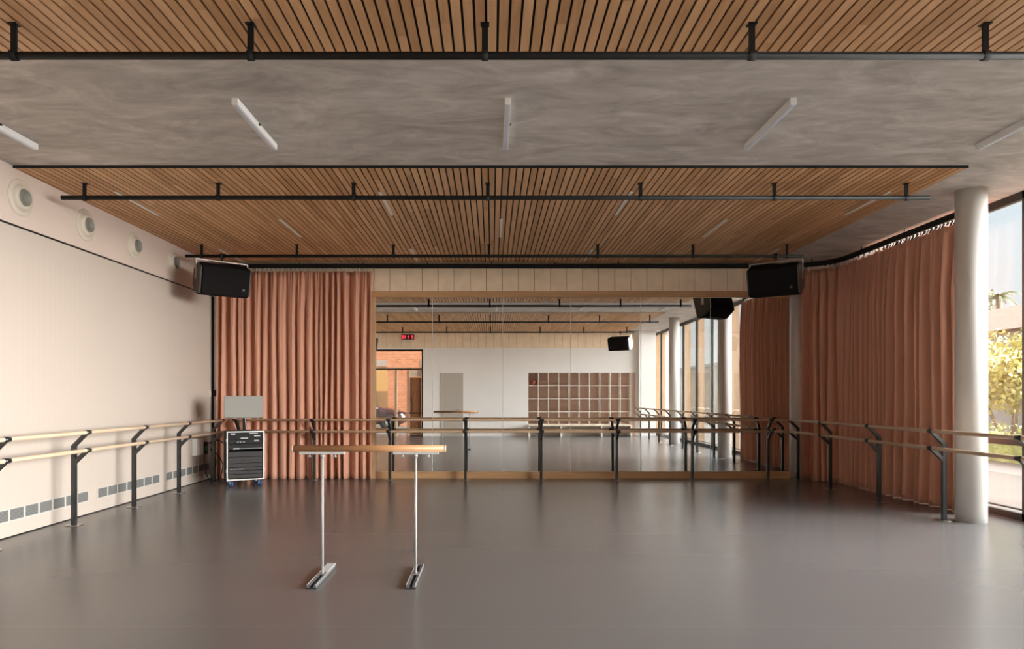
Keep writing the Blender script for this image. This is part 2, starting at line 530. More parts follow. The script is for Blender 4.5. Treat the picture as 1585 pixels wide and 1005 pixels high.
# ------------------------------------------------------------------ the room
XL, XW, YB, YR = -5.30, 6.60, 13.0, -0.70
ZC, ZS = 4.109, 4.085
struct(MB().box(-5.5, 6.72, -2.2, 13.9, -0.12, 0.0).build('floor', 'vinyl_floor'), 'grey vinyl studio floor with faint seams', 'floor')
struct(MB().box(-5.6, 6.95, -2.2, 14.0, ZC, 4.50).build('ceiling', 'concrete'), 'raw concrete ceiling slab', 'ceiling')

# left wall: ribbed lining below a dark gap, plain warm band above
wl = struct(MB().box(-5.5, XL, -0.9, 13.2, 3.465, ZC).build('wall_left', 'warm_paint'), 'cream left wall, plain band above ribbed lining with a dark gap', 'wall')
MB().box(-5.5, XL - 0.02, -0.9, 13.0, 3.44, 3.465).build('shadow_gap', 'dark_gap', wl)
MB().box(-5.5, XL, -0.9, 12.95, 0.0, 3.44).build('lining_panel', 'ribbed_lining', wl)
bb = struct(MB().box(XL, XL + 0.006, -0.7, 12.95, 0.0, 0.012).build('baseboard_left', 'dark_gap'))
# back wall
wb = struct(MB().box(-5.5, 5.66, YB + 0.02, 13.25, 0.0, ZC).build('wall_back', 'white_paint'), 'back wall carrying the mirrors', 'wall')
MB().box(-5.3, -5.262, 12.96, YB + 0.02, 0, 3.44).build('corner_gap', 'dark_gap', wb)
MB().box(-5.262, -2.32, YB - 0.02, YB + 0.02, 0, 3.54).build('lining_panel', 'white_paint', wb)
mb = MB()
x = -5.28
k = 0
xs0 = -2.23 - 0.304 * 10
while xs0 + 0.304 * k < 5.6:
    a = xs0 + 0.304 * k
    mb.box(max(a + 0.004, -5.28), min(a + 0.300, 5.655), YB - 0.035, YB + 0.02, 3.545, ZS - 0.004)
    k += 1
mb.build('cladding_boards', 'cladding', wb)
MB().box(-5.28, 5.65, YB - 0.012, YB + 0.019, 3.546, ZS - 0.01).build('cladding_backing', 'dark_gap', wb)
# rear wall (behind the viewer, seen in the mirrors)
wr = struct(MB().build('wall_rear', 'white_paint') if False else MB().box(-2.67, 1.41, -0.9, YR, 0, 3.44).box(1.41, 5.60, -0.9, YR, 2.48, 3.44).box(5.60, 5.72, -1.2, YR, 0, 3.44).box(-5.5, -5.02, -0.9, YR, 0, 3.44).box(-5.02, -2.67, -0.9, YR, 3.39, 3.44).box(5.6, 5.72, -1.2, YR, 3.44, ZC).build('wall_rear', 'white_paint'), 'white rear wall with door, glazed entry and recessed cubbies', 'wall')
MB().box(1.41, 5.60, -1.3, -1.12, 0, 2.6).build('recess_back', 'white_paint', wr)
mb = MB()
for k in range(37):
    a = -5.3 + 0.2985 * k
    mb.box(a + 0.003, min(a + 0.295, 5.6), -0.9, YR + 0.012, 3.44, ZS - 0.002)
mb.build('cladding_boards', 'cladding', wr)
MB().box(-5.3, 5.6, -0.9, YR - 0.004, 3.441, ZS).build('cladding_backing', 'dark_gap', wr)
struct(MB().box(5.72, 6.37, -1.2, -0.55, 0, ZC).build('wall_pier', 'white_paint'), 'white square pier at the rear end of the window wall', 'wall')
struct(MB().box(5.3, 6.9, -2.2, -2.05, 0, ZC).build('wall_end', 'fin_wood'))

# mirror surround
struct(MB().box(-2.32, 5.66, YB - 0.05, YB + 0.02, 3.43, 3.545).build('trim_1', 'trim_wood_x'), 'pale timber head rail above the mirrors', 'trim')
struct(MB().box(-2.27, 5.66, YB - 0.035, YB + 0.02, 0.0, 0.125).build('trim_2', 'trim_wood_x'), 'timber rail along the floor below the mirrors', 'trim')
struct(MB().box(-2.32, -2.20, YB - 0.05, YB + 0.02, 0.0, 3.43).build('trim_3', 'trim_wood_z'), 'upright timber jamb at the left end of the mirrors', 'trim')
seams = [-2.195, -1.123, 0.209, 1.50, 2.83, 4.15, 5.655]
mlabels = ['narrow wall mirror beside the left curtain, showing the brick building',
           'wall mirror panel showing the grey door, second from the left curtain',
           'wall mirror panel showing plain white wall left of the cubbies',
           'wall mirror panel showing the left half of the cubby shelves',
           'wall mirror panel showing the right end of the cubby shelves and the pier',
           'wide wall mirror panel at the right end showing columns and curtain']
MB().box(-2.2, 5.655, YB + 0.006, YB + 0.019, 0.125, 3.43).build('mirror_backing', 'cubby_frame', wb)
mb = MB()
for a in seams[1:-1]: mb.box(a - 0.0035, a + 0.0035, YB - 0.0035, YB + 0.006, 0.126, 3.43)
mb.build('lit_seam_strip', 'hook_white', wb)  # pale strips put in for the lit glass edges at the seams
for k in range(6):
    a, b = seams[k], seams[k + 1]
    o = MB().box(a + 0.004, b - 0.004, YB - 0.004, YB + 0.005, 0.128, 3.428).build('wall_mirror', 'mirror_glass')
    tag(o, mlabels[k], 'mirror', 'mirrors along the back wall')

# slatted timber ceiling panels
def slat_panel(label, y0, y1, x0, x1, near_edge=True):
    t = thing('slatted_ceiling_panel', label, 'ceiling panel', ((x0 + x1) / 2, (y0 + y1) / 2, ZC))
    inv = Matrix.Translation(-Vector(t.location))
    mb = MB()
    k0 = math.ceil((x0 - X0) / PITCH); k1 = math.floor((x1 - X0) / PITCH)
    for k in range(k0 - 1, k1 + 1):
        a = max(X0 + k * PITCH + 0.0088, x0); b = min(X0 + (k + 1) * PITCH - 0.0088, x1)
        if b - a < 0.01: continue
        mb.box(a, b, y0, y1, ZS, ZS + 0.0165)
    o = mb.build('slats', 'slat_wood', t); o.location = -Vector(t.location)
    o = MB().box(x0, x1, y0, y1, ZS + 0.0165, ZC - 0.001).build('backing', 'dark_gap', t); o.location = -Vector(t.location)
    if near_edge:
        o = MB().box(x0, x1 + 0.01, y0 - 0.012, y0, ZS - 0.004, ZC - 0.001).build('edge_strip', 'dark_gap', t)
        o.location = -Vector(t.location)
    o = MB().box(x1, x1 + 0.012, y0, y1, ZS, ZC - 0.001).build('edge_board', 'trim_wood_z', t); o.location = -Vector(t.location)
    return t
slat_panel('timber slatted ceiling panel running back to the mirror wall', 7.59, 12.995, XL, 5.27)
slat_panel('timber slatted ceiling panel overhead at the top of the picture', YR + 0.02, 5.158, XL, 5.27, False)

# round columns
for cx, cy, r, lab in ((5.95, 8.50, 0.17, 'off-white round column between the right curtain and the bare window'),
                       (5.95, 3.67, 0.17, 'off-white round column seen only in the mirror, nearer the pier'),
                       (5.90, 13.24, 0.17, 'off-white round column in the back corner between mirrors and right curtain')):
    o = MB().lathe([(0, 0), (r, 0), (r, ZC), (0, ZC)], 40).build('round_column', 'column_paint')
    o.location = (cx, cy, 0)
    tag(o, lab, 'column')

# window wall on the right
fins = [-2.05, -0.80, 0.75, 2.30, 3.85, 5.40, 6.95, 8.50, 10.05, 11.60]
struct(MB().box(XW, 6.8, 11.63, 13.9, 0, ZC).box(5.66, XW, 13.42, 13.6, 0, ZC).build('wall_right', 'white_paint'), 'unseen solid wall added behind the curtain, keeping light off the corner column', 'wall')  # added in place of a window bay to block light on the column
for k in range(len(fins) - 1):
    a, b = fins[k], fins[k + 1]
    w = thing('window_%d' % (k + 1), 'full-height window bay', 'window', (XW, (a + b) / 2, 0))
    del w['label']; del w['category']
    w['kind'] = 'structure'
    def C(o): o.location = -Vector(w.location); return o
    fr = MB().box(XW, XW + 0.06, a, b, 4.01, ZC).box(XW, XW + 0.06, a, b, 0.0, 0.085).box(XW + 0.005, XW + 0.05, a, b, 0.125, 0.142)
    if k == 7: fr.box(XW - 0.005, XW + 0.06, a, b, 0.93, 1.01)
    fr.box(XW, XW + 0.07, b - 0.018, b + 0.022, 0, ZC)
    C(fr.build('window_frame', 'window_frame', w))
    if k == 7: C(MB().box(XW - 0.012, XW + 0.06, a + 0.03, b - 0.03, 1.01, 1.022).build('rail_cap', 'aluminium', w))
    if k != 4:
        C(MB().box(XW + 0.07, XW + 0.27, b - 0.028, b + 0.028, 0, ZC).build('fin', 'fin_wood', w))
    C(MB().box(XW + 0.025, XW + 0.033, a + 0.03, b - 0.03, 0.09, 4.01).build('glass_pane', 'window_glass', w))

# rear grey door
d = struct(MB().box(-1.99, -1.11, YR - 0.02, YR + 0.012, 0.005, 2.46).build('door_1', 'door_paint'), 'plain grey door in the white rear wall, seen in the mirror', 'door')
MB().tube([(-1.19, YR + 0.012, 1.04), (-1.19, YR + 0.07, 1.04)], 0.012).tube([(-1.19, YR + 0.065, 1.04), (-1.32, YR + 0.065, 1.04)], 0.011).lathe([(0, 0), (0.027, 0), (0.027, 0.01), (0, 0.01)], 20, Matrix.Translation((-1.19, YR + 0.012, 1.04)) @ Matrix.Rotation(-PI / 2, 4, 'X')).build('door_handle', 'aluminium', d)
# glazed entry
en = thing('door_2', 'x', 'x'); del en['label']; del en['category']; en['kind'] = 'structure'
y0, y1 = -0.84, -0.76
MB().box(-5.02, -2.67, y0, y1, 3.32, 3.39).box(-5.02, -2.67, y0, y1, 2.585, 2.635).box(-2.73, -2.67, y0, y1 + 0.05, 0, 3.39).box(-5.02, -4.97, y0, y1, 0, 3.39).box(-3.2, -2.73, y0, y1, 0, 0.05).box(-3.75, -2.73, y0, y1 + .01, 0.88, 0.93).build('entry_frame', 'window_frame', en)
MB().box(-5.02, -2.73, y0 + 0.01, y1 + 0.02, 2.636, 2.68).box(-3.79, -3.69, y0 - 0.02, y1 + 0.02, 0, 2.585).box(-3.31, -3.22, y0 - 0.03, y1 + 0.03, 0, 2.585).build('timber_mullions', 'fin_wood', en)
lf = MB().box(-3.2, -2.75, y0, y1, 0.06, 2.29).build('door_leaf', 'door_wood', en)
MB().tube([(-3.12, y1 + 0.05, 0.9), (-3.12, y1 + 0.05, 1.5)], 0.012).build('door_handle', 'black_metal', lf)
MB().box(-3.2, -2.75, y0 + 0.02, y1 - 0.02, 2.32, 2.57).build('upper_panel', 'render_cream', en)
MB().box(-4.97, -3.32, -0.804, -0.797, 0.02, 2.585).box(-4.97, -2.74, -0.804, -0.797, 2.69, 3.32).build('glass_pane', 'window_glass', en)

# ------------------------------------------------------------------ curtain track and curtains
def path_pts():
    """plan of the track: along the back wall, round the corner, down the window wall"""
    P = []
    x = -5.21
    while x < 5.5: P.append((x, 12.89)); x += 0.05
    for k in range(0, 17):
        a = PI / 2 - k / 16 * PI / 2
        P.append((5.5 + 0.8 * math.cos(a), 12.09 + 0.8 * math.sin(a)))
    y = 12.05
    while y > 8.75: P.append((6.3, y)); y -= 0.05
    return [Vector((a, b, 0)) for a, b in P]
TP = path_pts()
CUM = [0]
for a, b in zip(TP, TP[1:]): CUM.append(CUM[-1] + (b - a).length)
def at(s):
    s = max(0, min(s, CUM[-1] - 1e-6))
    lo, hi = 0, len(CUM) - 1
    while hi - lo > 1:
        m = (lo + hi) // 2
        if CUM[m] <= s: lo = m
        else: hi = m
    f = (s - CUM[lo]) / max(1e-9, CUM[hi] - CUM[lo])
    p = TP[lo].lerp(TP[hi], f)
    a = TP[max(lo - 1, 0)]; b = TP[min(hi + 1, len(TP) - 1)]
    t = (b - a).normalized()
    return p, t, Vector((t.y, -t.x, 0))     # normal points into the room
def s_of(pred):
    for i, p in enumerate(TP):
        if pred(p): return CUM[i]
mb = MB()
prev = None
for i, p in enumerate(TP[::2]):
    s = CUM[i * 2]
    q, t, n = at(s)
    w = 0.028
    ring = [mb.bm.verts.new((q + n * a + Vector((0, 0, z)))) for a, z in ((-w, 3.965), (w, 3.965), (w, 4.05), (-w, 4.05))]
    if prev:
        for k in range(4): mb.bm.faces.new([prev[k], prev[(k + 1) % 4], ring[(k + 1) % 4], ring[k]])
    else: mb.bm.faces.new(ring)
    prev = ring
mb.bm.faces.new(prev)
track = thing('curtain_track', 'black curtain track along the mirror wall curving onto the window wall', 'curtain track', (0, 12.89, ZC))
o = mb.build('rail', 'black_metal', track); o.location = -Vector(track.location)
sb = 0.4
while sb < CUM[-1]:
    q, t, n = at(sb)
    zt = ZS if q.x < 5.27 else ZC
    o = MB().tube([(q.x, q.y, 4.05), (q.x, q.y, zt)], 0.008, 8).build('bracket', 'black_metal', track); o.location = -Vector(track.location)
    sb += 1.2

def curtain(label, s0, s1, seed, zt=3.905, zb=0.002, amax=0.075, widths=(0.085, 0.11, 0.13, 0.16, 0.20, 0.26)):
    rnd = random.Random(seed)
    L_ = s1 - s0
    folds = []
    s = 0
    while s < L_ - 0.05:
        w = rnd.choice(widths) * rnd.uniform(0.88, 1.12)
        if L_ - s - w < 0.07: w = L_ - s
        folds.append((s, w, rnd.uniform(0.62, 1.0), rnd.uniform(-1, 1), rnd.uniform(0, 6.28), rnd.uniform(0.42, 0.58)))
        s += w
    L_ = s
    rows, per = 36, 20
    root = thing('curtain', label, 'curtain', (0, 0, 0))
    pm, tm, nm = at((s0 + s1) / 2)
    root.location = (pm.x, pm.y, 0)
    mb = MB()
    grid = []
    for r in range(rows + 1):
        v = r / rows
        z = zt + (zb - zt) * (v ** 0.95)
        line = []
        for i, (fs, fw, amp, ln, ph, vc) in enumerate(folds):
            nxt = folds[i + 1] if i + 1 < len(folds) else (L_, 0, 1, 0, 0, .5)
            def drift(l, p): return (0.035 * l * v + 0.014 * math.sin(p + v * 4.0) * min(1, v * 3))
            a = fs + (drift(ln, ph) if i > 0 else 0)
            b = nxt[0] + (drift(nxt[3], nxt[4]) if i + 1 < len(folds) else 0)
            w = b - a
            for j in range(per + (1 if i == len(folds) - 1 else 0)):
                u = j / per
                grow = 0.40 + 0.60 * min(1, v * 4.5) ** 0.7
                A = min(amax, amax * amp * grow * (1 + 0.15 * math.sin(v * 5 + ph)))
                # rounded crest facing the room, deep narrow tuck between crests
                uu = u + (vc - 0.5) * 0.5 * math.sin(2 * PI * u)
                c = (1 + math.cos(2 * PI * uu)) / 2
                off = A * (2.0 * c ** (0.55 + 0.25 * math.sin(ph)) - 1.0) + 0.010 * math.sin(4 * PI * u + ph) * c
                tang = a + w * u
                if v < 0.14:
                    k = 1 - v / 0.14
                    off += k * (0.014 * math.sin(6 * PI * u + ph * 2) + 0.01 * math.sin(2 * PI * u + ph))
                q, t, n = at(s0 + tang)
                p = q + n * off
                zz = z
                if r == 0: zz += 0.010 * math.cos(4 * PI * u + ph) - 0.010 * abs(math.sin(ph + i))
                if r == rows: zz += 0.001 * (1 + math.sin(ph))
                line.append((p.x - pm.x, p.y - pm.y, zz))
        grid.append([mb.bm.verts.new(c) for c in line])
    for a, b in zip(grid, grid[1:]):
        for k in range(len(a) - 1):
            f = mb.bm.faces.new([a[k], a[k + 1], b[k + 1], b[k]]); f.smooth = True
    o = mb.build('cloth', 'curtain_cloth', root)
    sd = o.modifiers.new('thick', 'SOLIDIFY'); sd.thickness = 0.003
    nh = int(L_ / 0.085)
    rnd = random.Random(seed + 1)
    for i in range(nh):
        q, t, nn = at(s0 + (i + 0.5) * L_ / nh + rnd.uniform(-0.02, 0.02))
        x, y = q.x - pm.x, q.y - pm.y
        h = MB().tube([(x, y, 3.950), (x, y, 3.935), (x + nn.x * 0.012, y + nn.y * 0.012, 3.92), (x + nn.x * 0.02, y + nn.y * 0.02, 3.895)], 0.005, 6)
        h.box(x - 0.010, x + 0.010, y - 0.010, y + 0.010, 3.945, 3.964)
        h.build('curtain_hook', 'hook_white', root)
    return root
sL0 = s_of(lambda p: p.x > -5.20); sL1 = s_of(lambda p: p.x > -2.27)
sR0 = s_of(lambda p: p.x > 5.79); sR1 = s_of(lambda p: p.x > 6.2 and p.y < 9.0)
curtain('terracotta curtain left of the mirrors, behind the equipment rack', sL0, sL1, 3)
curtain('terracotta curtain on the window side, curving from the mirrors to the column', sR0, sR1, 11, amax=0.125, widths=(0.11, 0.14, 0.18, 0.22, 0.27))

# ------------------------------------------------------------------ hanging pipes
HX = [-4.84, -3.25, -1.64, -0.046, 1.77, 3.36, 4.93]
def pipe(label, y, z, x0=-5.11, x1=5.2):
    t = thing('hanging_pipe', label, 'pipe', (0, y, ZS), 0, 'black pipes hung below the ceiling')
    MB().tube([(x0, 0, z - ZS), (x1, 0, z - ZS)], 0.026, 16).build('pipe', 'black_metal', t)
    for hx in HX:
        MB().box(hx - 0.021, hx + 0.021, -0.006, 0.006, z - ZS + 0.02, -0.004).box(hx - 0.03, hx + 0.03, -0.03, 0.03, -0.006, -0.0005).lathe([(0.034, -0.022), (0.034, 0.022), (0.02, 0.022), (0.02, -0.022), (0.034, -0.022)], 16, Matrix.Translation((hx, 0, z - ZS)) @ Matrix.Rotation(PI / 2, 4, 'Y')).build('hanger', 'black_metal', t)
    return t
pipe('black hanging pipe crossing the top of the picture, largest and nearest', 4.66, 3.87)
pipe('black hanging pipe midway along the slatted panel, its right end over the concrete', 8.14, 3.913)
pipe('black hanging pipe carrying the two loudspeakers near the mirrors', 11.43, 3.895)
pipe('black hanging pipe farthest from the mirrors, seen only in reflection', 1.0, 3.895)

# ------------------------------------------------------------------ lights
labs = ['white surface light on the concrete, leftmost, cut by the picture edge', 'white surface light on the concrete, second from the left wall',
        'white surface light on the concrete, straight ahead in the middle', 'white surface light on the concrete, second from the window side',
        'white surface light on the concrete, rightmost, cut by the picture edge']
proto = thing('ceiling_light', labs[0], 'ceiling light', (-4.62, 6.40, ZC), 0, 'surface lights on the concrete band')
MB().box(-0.027, 0.027, -0.54, 0.54, -0.058, -0.001).build('housing', 'fixture_white', proto, 0.002)
MB().box(-0.016, 0.016, -0.525, 0.525, -0.064, -0.0575).build('diffuser', 'diffuser', proto)
MB().box(0.027, 0.040, -0.010, 0.010, -0.025, -0.010).build('connector', 'black_metal', proto)
for k, xx in enumerate([-2.20, 0.14, 2.585, 4.93]): copy_thing(proto, labs[k + 1], (xx, 6.40, ZC))
sp = thing('slot_light', '', 'ceiling light', (0, 0, ZS), 0, 'slim lights between the ceiling slats')
MB().box(-0.020, 0.020, -0.545, 0.545, -0.006, 0.001).build('trim', 'fixture_white', sp)
MB().box(-0.014, 0.014, -0.53, 0.53, -0.009, -0.0055).build('diffuser', 'slot_light', sp)
first = True
rown = ['nearest row', 'middle row', 'row above the loudspeakers']
for ri, (yy, xs) in enumerate(((9.02, (-4.66, -1.39, 1.73, 4.93)), (10.33, (-3.03, 0.14, 3.36)), (12.28, (-4.68, -1.39, 1.73, 4.93)))):
    for xi, xx in enumerate(xs):
        pos = (['beside the left wall', 'left of the middle', 'right of the middle', 'at the window side'] if len(xs) == 4 else ['on the left', 'in the middle', 'on the right'])[xi]
        lab = 'slim white light set between timber slats, %s, %s' % (rown[ri], pos)
        if first:
            sp.location = (xx, yy, ZS); sp['label'] = lab; first = False
        else: copy_thing(sp, lab, (xx, yy, ZS))

# ------------------------------------------------------------------ loudspeakers
def speaker(label, loc, yaw, pitch, pz):
    """long axis local X, front faces local -Y"""
    t = thing('loudspeaker', label, 'loudspeaker', loc, yaw)
    R = Matrix.Rotation(pitch, 4, 'X')
    # section in (y,z): wide front, chamfered back
    sec = [(-0.22, -0.23), (-0.22, 0.23), (-0.02, 0.27), (0.20, 0.15), (0.20, -0.15), (-0.02, -0.27)]
    RX = R @ Matrix(((0, 0, 1, 0), (1, 0, 0, 0), (0, 1, 0, 0), (0, 0, 0, 1)))
    MB().prism(sec, -0.385, 0.385, RX).build('cabinet', 'speaker_black', t, 0.012)
    for s in (-1, 1):
        a, b = (0.385, 0.41) if s > 0 else (-0.41, -0.385)
        sec2 = [(p * 0.93, q * 0.93) for p, q in sec]
        MB().prism(sec2, a, b, RX).build('end_cap', 'speaker_side', t, 0.008)
    MB().box(-0.375, 0.375, -0.232, -0.221, -0.215, 0.215, R).build('grille', 'speaker_black', t, 0.006)
    MB().box(0.27, 0.31, -0.2345, -0.231, -0.13, -0.09, R).build('badge', 'grille_dark', t)
    # yoke over the top
    yk = MB()
    yk.box(-0.425, 0.425, -0.03, 0.03, 0.30, 0.308)
    for s in (-1, 1): yk.box(s * 0.421 - 0.004, s * 0.421 + 0.004, -0.03, 0.03, -0.02, 0.308)
    yk.build('yoke', 'aluminium', t)
    h = pz - loc[2]
    MB().tube([(0, 0, 0.306), (0, 0, h - 0.02)], 0.012, 10).box(-0.035, 0.035, -0.035, 0.035, h - 0.035, h + 0.035).build('clamp', 'black_metal', t)
    return t
speaker('black loudspeaker hung beside the left wall above the curtain', (-4.50, 11.43, 3.49), math.radians(39), math.radians(14), 3.895)
speaker('black loudspeaker hung before the mirror head near the window curtain', (4.74, 11.43, 3.49), math.radians(-37), math.radians(14), 3.895)
speaker('black loudspeaker near the rear wall on the window side, seen in the mirror', (4.70, 1.0, 3.49), math.radians(180 + 35), math.radians(14), 3.895)
speaker('black loudspeaker near the rear wall above the entry, seen in the mirror', (-4.62, 1.0, 3.49), math.radians(180 - 35), math.radians(14), 3.895)

# ------------------------------------------------------------------ ballet barres
ZU, ZL = 1.118, 0.903
def barre_run(label, pts_posts, off, rails, ax):
    """pts_posts: foot points; off: vector from post to barre; rails: (start,end)"""
    t = thing('ballet_barre', label, 'barre', (pts_posts[0][0], pts_posts[0][1], 0), 0, 'fixed double barres round the walls')
    O = Vector((pts_posts[0][0], pts_posts[0][1], 0))
    off = Vector((off[0], off[1], 0))
    od = off.normalized(); side = Vector((-od.y, od.x, 0))
    mat = 'barre_wood_' + ax
    a, b = [Vector((*r, 0)) - O for r in rails]
    for z in (ZU, ZL):
        o = MB().tube([a + Vector((0, 0, z)), b + Vector((0, 0, z))], 0.0235, 16).build('rail', mat, t)
        o['label'] = 'upper wooden rail' if z == ZU else 'lower wooden rail'
    for px, py in pts_posts:
        p = Vector((px, py, 0)) - O
        m = MB()
        hw = 0.024
        def bar(p0, p1, w=hw):
            d = (p1 - p0).normalized()
            u = side; v = d.cross(u).normalized()
            vs = []
            for q in (p0, p1):
                for s1, s2 in ((-1, -1), (1, -1), (1, 1), (-1, 1)):
                    vs.append(m.bm.verts.new(q + u * s1 * w + v * s2 * w))
            for f in ((0, 1, 2, 3), (7, 6, 5, 4), (0, 4, 5, 1), (1, 5, 6, 2), (2, 6, 7, 3), (3, 7, 4, 0)):
                m.bm.faces.new([vs[i] for i in f])
        Z = lambda h: Vector((0, 0, h))
        bar(p + Z(0.0), p + Z(0.965))
        bar(p + Z(0.955), p + off * 0.93 + Z(ZU - 0.01), 0.021)
        bar(p + Z(0.745), p + off * 0.93 + Z(ZL - 0.01), 0.021)
        po = m.build('post', 'post_metal', t)
        MB().lathe([(0, 0), (0.10, 0), (0.098, 0.006), (0, 0.008)], 28, Matrix.Translation(p + Z(0.0))).build('floor_plate', 'plate_metal', po)
        for z in (ZU, ZL):
            c = p + off + Z(z)
            MB().tube([c - side * 0.042, c + side * 0.042], 0.0285, 14).build('coupler', 'coupler_metal', po)
    return t
barre_run('fixed double barre with black posts along the cream left wall', [(-5.028, 8.247 + 1.381 * k) for k in range(-2, 4)], (0.163, 0), ((-4.865, 4.9), (-4.865, 12.58)), 'y')
barre_run('fixed double barre with black posts in front of the mirrors', [(-1.90 + 1.411 * k, 12.775) for k in range(-2, 6)], (0, -0.155), ((-4.84, 12.62), (5.46, 12.62)), 'x')
barre_run('fixed double barre with black posts along the window side', [(5.66, 8.57 + 1.44 * k) for k in range(-6, 3)] + [(5.66, 12.66)], (-0.165, 0), ((5.495, -0.35), (5.495, 12.62)), 'y')

# portable barre
pb = thing('portable_barre', 'freestanding single wooden barre on two thin legs in the middle of the floor', 'barre', (-1.051, 5.87, 0))
MB().tube([(-0.659, 0, 1.104), (0.645, 0, 1.104)], 0.029, 20).build('rail', 'portable_wood', pb)
for s in (-1, 1):
    MB().lathe([(0, 0), (0.0292, 0), (0.0292, 0.012), (0, 0.012)], 20, Matrix.Translation((s * 0.652 - 0.006, 0, 1.104)) @ Matrix.Rotation(PI / 2, 4, 'Y')).build('end_cap', 'barre_wood_x', pb)
for s in (-0.4, 0.4):
    MB().box(s - 0.195, s + 0.195, -0.022, 0.022, 1.055, 1.078).build('bracket', 'grey_paint', pb, 0.003)
    for q in (-0.11, 0.11):
        MB().lathe([(0, 0), (0.008, 0), (0.008, 0.03), (0, 0.03)], 10, Matrix.Translation((s + q, 0, 1.025))).box(s + q - 0.018, s + q + 0.018, -0.003, 0.003, 1.028, 1.042).build('wing_nut', 'aluminium', pb)
    MB().tube([(s, 0, 0.03), (s, 0, 1.06)], 0.0115, 16).tube([(s, 0, 1.03), (s, 0, 1.056)], 0.018, 12).build('leg', 'leg_grey', pb)
    ft = MB().box(s - 0.038, s - 0.014, -0.36, 0.34, 0.004, 0.032).box(s + 0.014, s + 0.038, -0.36, 0.34, 0.004, 0.032).build('foot', 'galvanised', pb, 0.002)
    MB().box(s - 0.0135, s + 0.0135, -0.355, 0.335, 0.005, 0.016).build('gap_shade_strip', 'tyre', ft)  # coloured dark for the shade in the open gap between the bars
    MB().box(s - 0.0375, s - 0.0335, -0.36, 0.34, 0.032, 0.036).box(s + 0.0335, s + 0.0375, -0.36, 0.34, 0.032, 0.036).build('edge_ridge', 'light_alloy', ft)
    for yy in (-0.35, 0.33):
        MB().box(s - 0.04, s + 0.04, yy - 0.012, yy + 0.012, 0.0, 0.01).build('rubber_pad', 'tyre', ft)
    if s < 0: MB().box(s - 0.038, s + 0.038, 0.04, 0.34, 0.033, 0.038).build('cover_plate', 'grey_paint', ft)
    MB().box(s - 0.03, s + 0.03, -0.045, 0.045, 0.031, 0.037).build('leg_plate', 'aluminium', ft)

# ------------------------------------------------------------------ left wall fittings
RXp = Matrix.Rotation(PI / 2, 4, 'Y')
jl = ['round cream air nozzle high on the left wall, nearest', 'round cream air nozzle high on the left wall, second from the picture edge',
      'round cream air nozzle high on the left wall, third from the picture edge', 'round cream air nozzle high on the left wall, beside the loudspeaker']
jt = thing('air_nozzle', jl[0], 'air vent', (XL, 7.70, 3.785), 0, 'round air nozzles on the left wall')
MB().lathe([(0.205, 0), (0.205, 0.008), (0.192, 0.014), (0.150, 0.010), (0.146, 0.022), (0.120, 0.055), (0.100, 0.060), (0.098, 0.045), (0.0, 0.045)], 40, RXp).build('flange', 'jet_ring', jt)
MB().lathe([(0.094, 0.040), (0.092, 0.070), (0.080, 0.074), (0.078, 0.060), (0.0, 0.058)], 32, RXp).build('nozzle', 'jet_nozzle', jt)
for k, yy in enumerate([8.93, 10.16, 11.40]): copy_thing(jt, jl[k + 1], (XL, yy, 3.785))

gl = ['low white grille in the left wall, nearest and cut by the picture edge', 'low white grille in the left wall between the second and third posts', 'low white grille in the left wall nearest the equipment rack']
g = thing('wall_grille', gl[0], 'vent grille', (XL, 7.27, 0.18), 0, 'low grilles along the left wall')
W = 1.73; n = 7
fr = MB()
fr.box(0, 0.006, 0, W, -0.012, 0.004).box(0, 0.006, 0, W, 0.126, 0.14)
for k in range(n + 1):
    yy = k * W / n
    fr.box(0, 0.006, yy - 0.014, yy + 0.014, 0.004, 0.126)
fr.build('frame', 'grille_white', g)
for k in range(n):
    y0, y1 = k * W / n + 0.014, (k + 1) * W / n - 0.014
    m = MB().box(0.0005, 0.001, y0, y1, 0.004, 0.126)
    m.build('grille_panel', 'grille_dark', g)
    m = MB()
    for q in range(8): m.box(0.001, 0.0045, y0, y1, 0.010 + q * 0.0147, 0.010 + q * 0.0147 + 0.005)
    m.build('louvres', 'louvre_grey', g)
copy_thing(g, gl[1], (XL, 9.20, 0.18)); copy_thing(g, gl[2], (XL, 11.13, 0.18))

jb = thing('junction_box', 'white electrical box low on the left wall behind the rack', 'electrical box', (XL, 12.25, 0.50))
MB().box(0, 0.09, -0.14, 0.14, 0, 0.30).build('enclosure', 'fixture_white', jb, 0.006)
MB().box(0.005, 0.10, 0.16, 0.30, 0.0, 0.22).build('socket_block', 'case_black', jb, 0.004)
MB().box(0.10, 0.112, 0.18, 0.24, 0.06, 0.15).build('green_plug', 'plastic_green', jb)
sw = thing('switch_plate', 'small cream switch plate on the left wall by the curtain', 'switch', (XL, 12.86, 1.56))
MB().box(0, 0.012, -0.05, 0.05, -0.02, 0.10).build('plate', 'jet_ring', sw, 0.002)
MB().box(0.012, 0.017, -0.015, 0.015, 0.02, 0.06).build('rocker', 'fixture_white', sw)
tag(MB().box(-5.255, -5.215, 12.955, 12.98, 1.55, 1.67).build('key_switch', 'black_metal'), 'small black switch in the back left corner', 'switch')
rnd = random.Random(5)
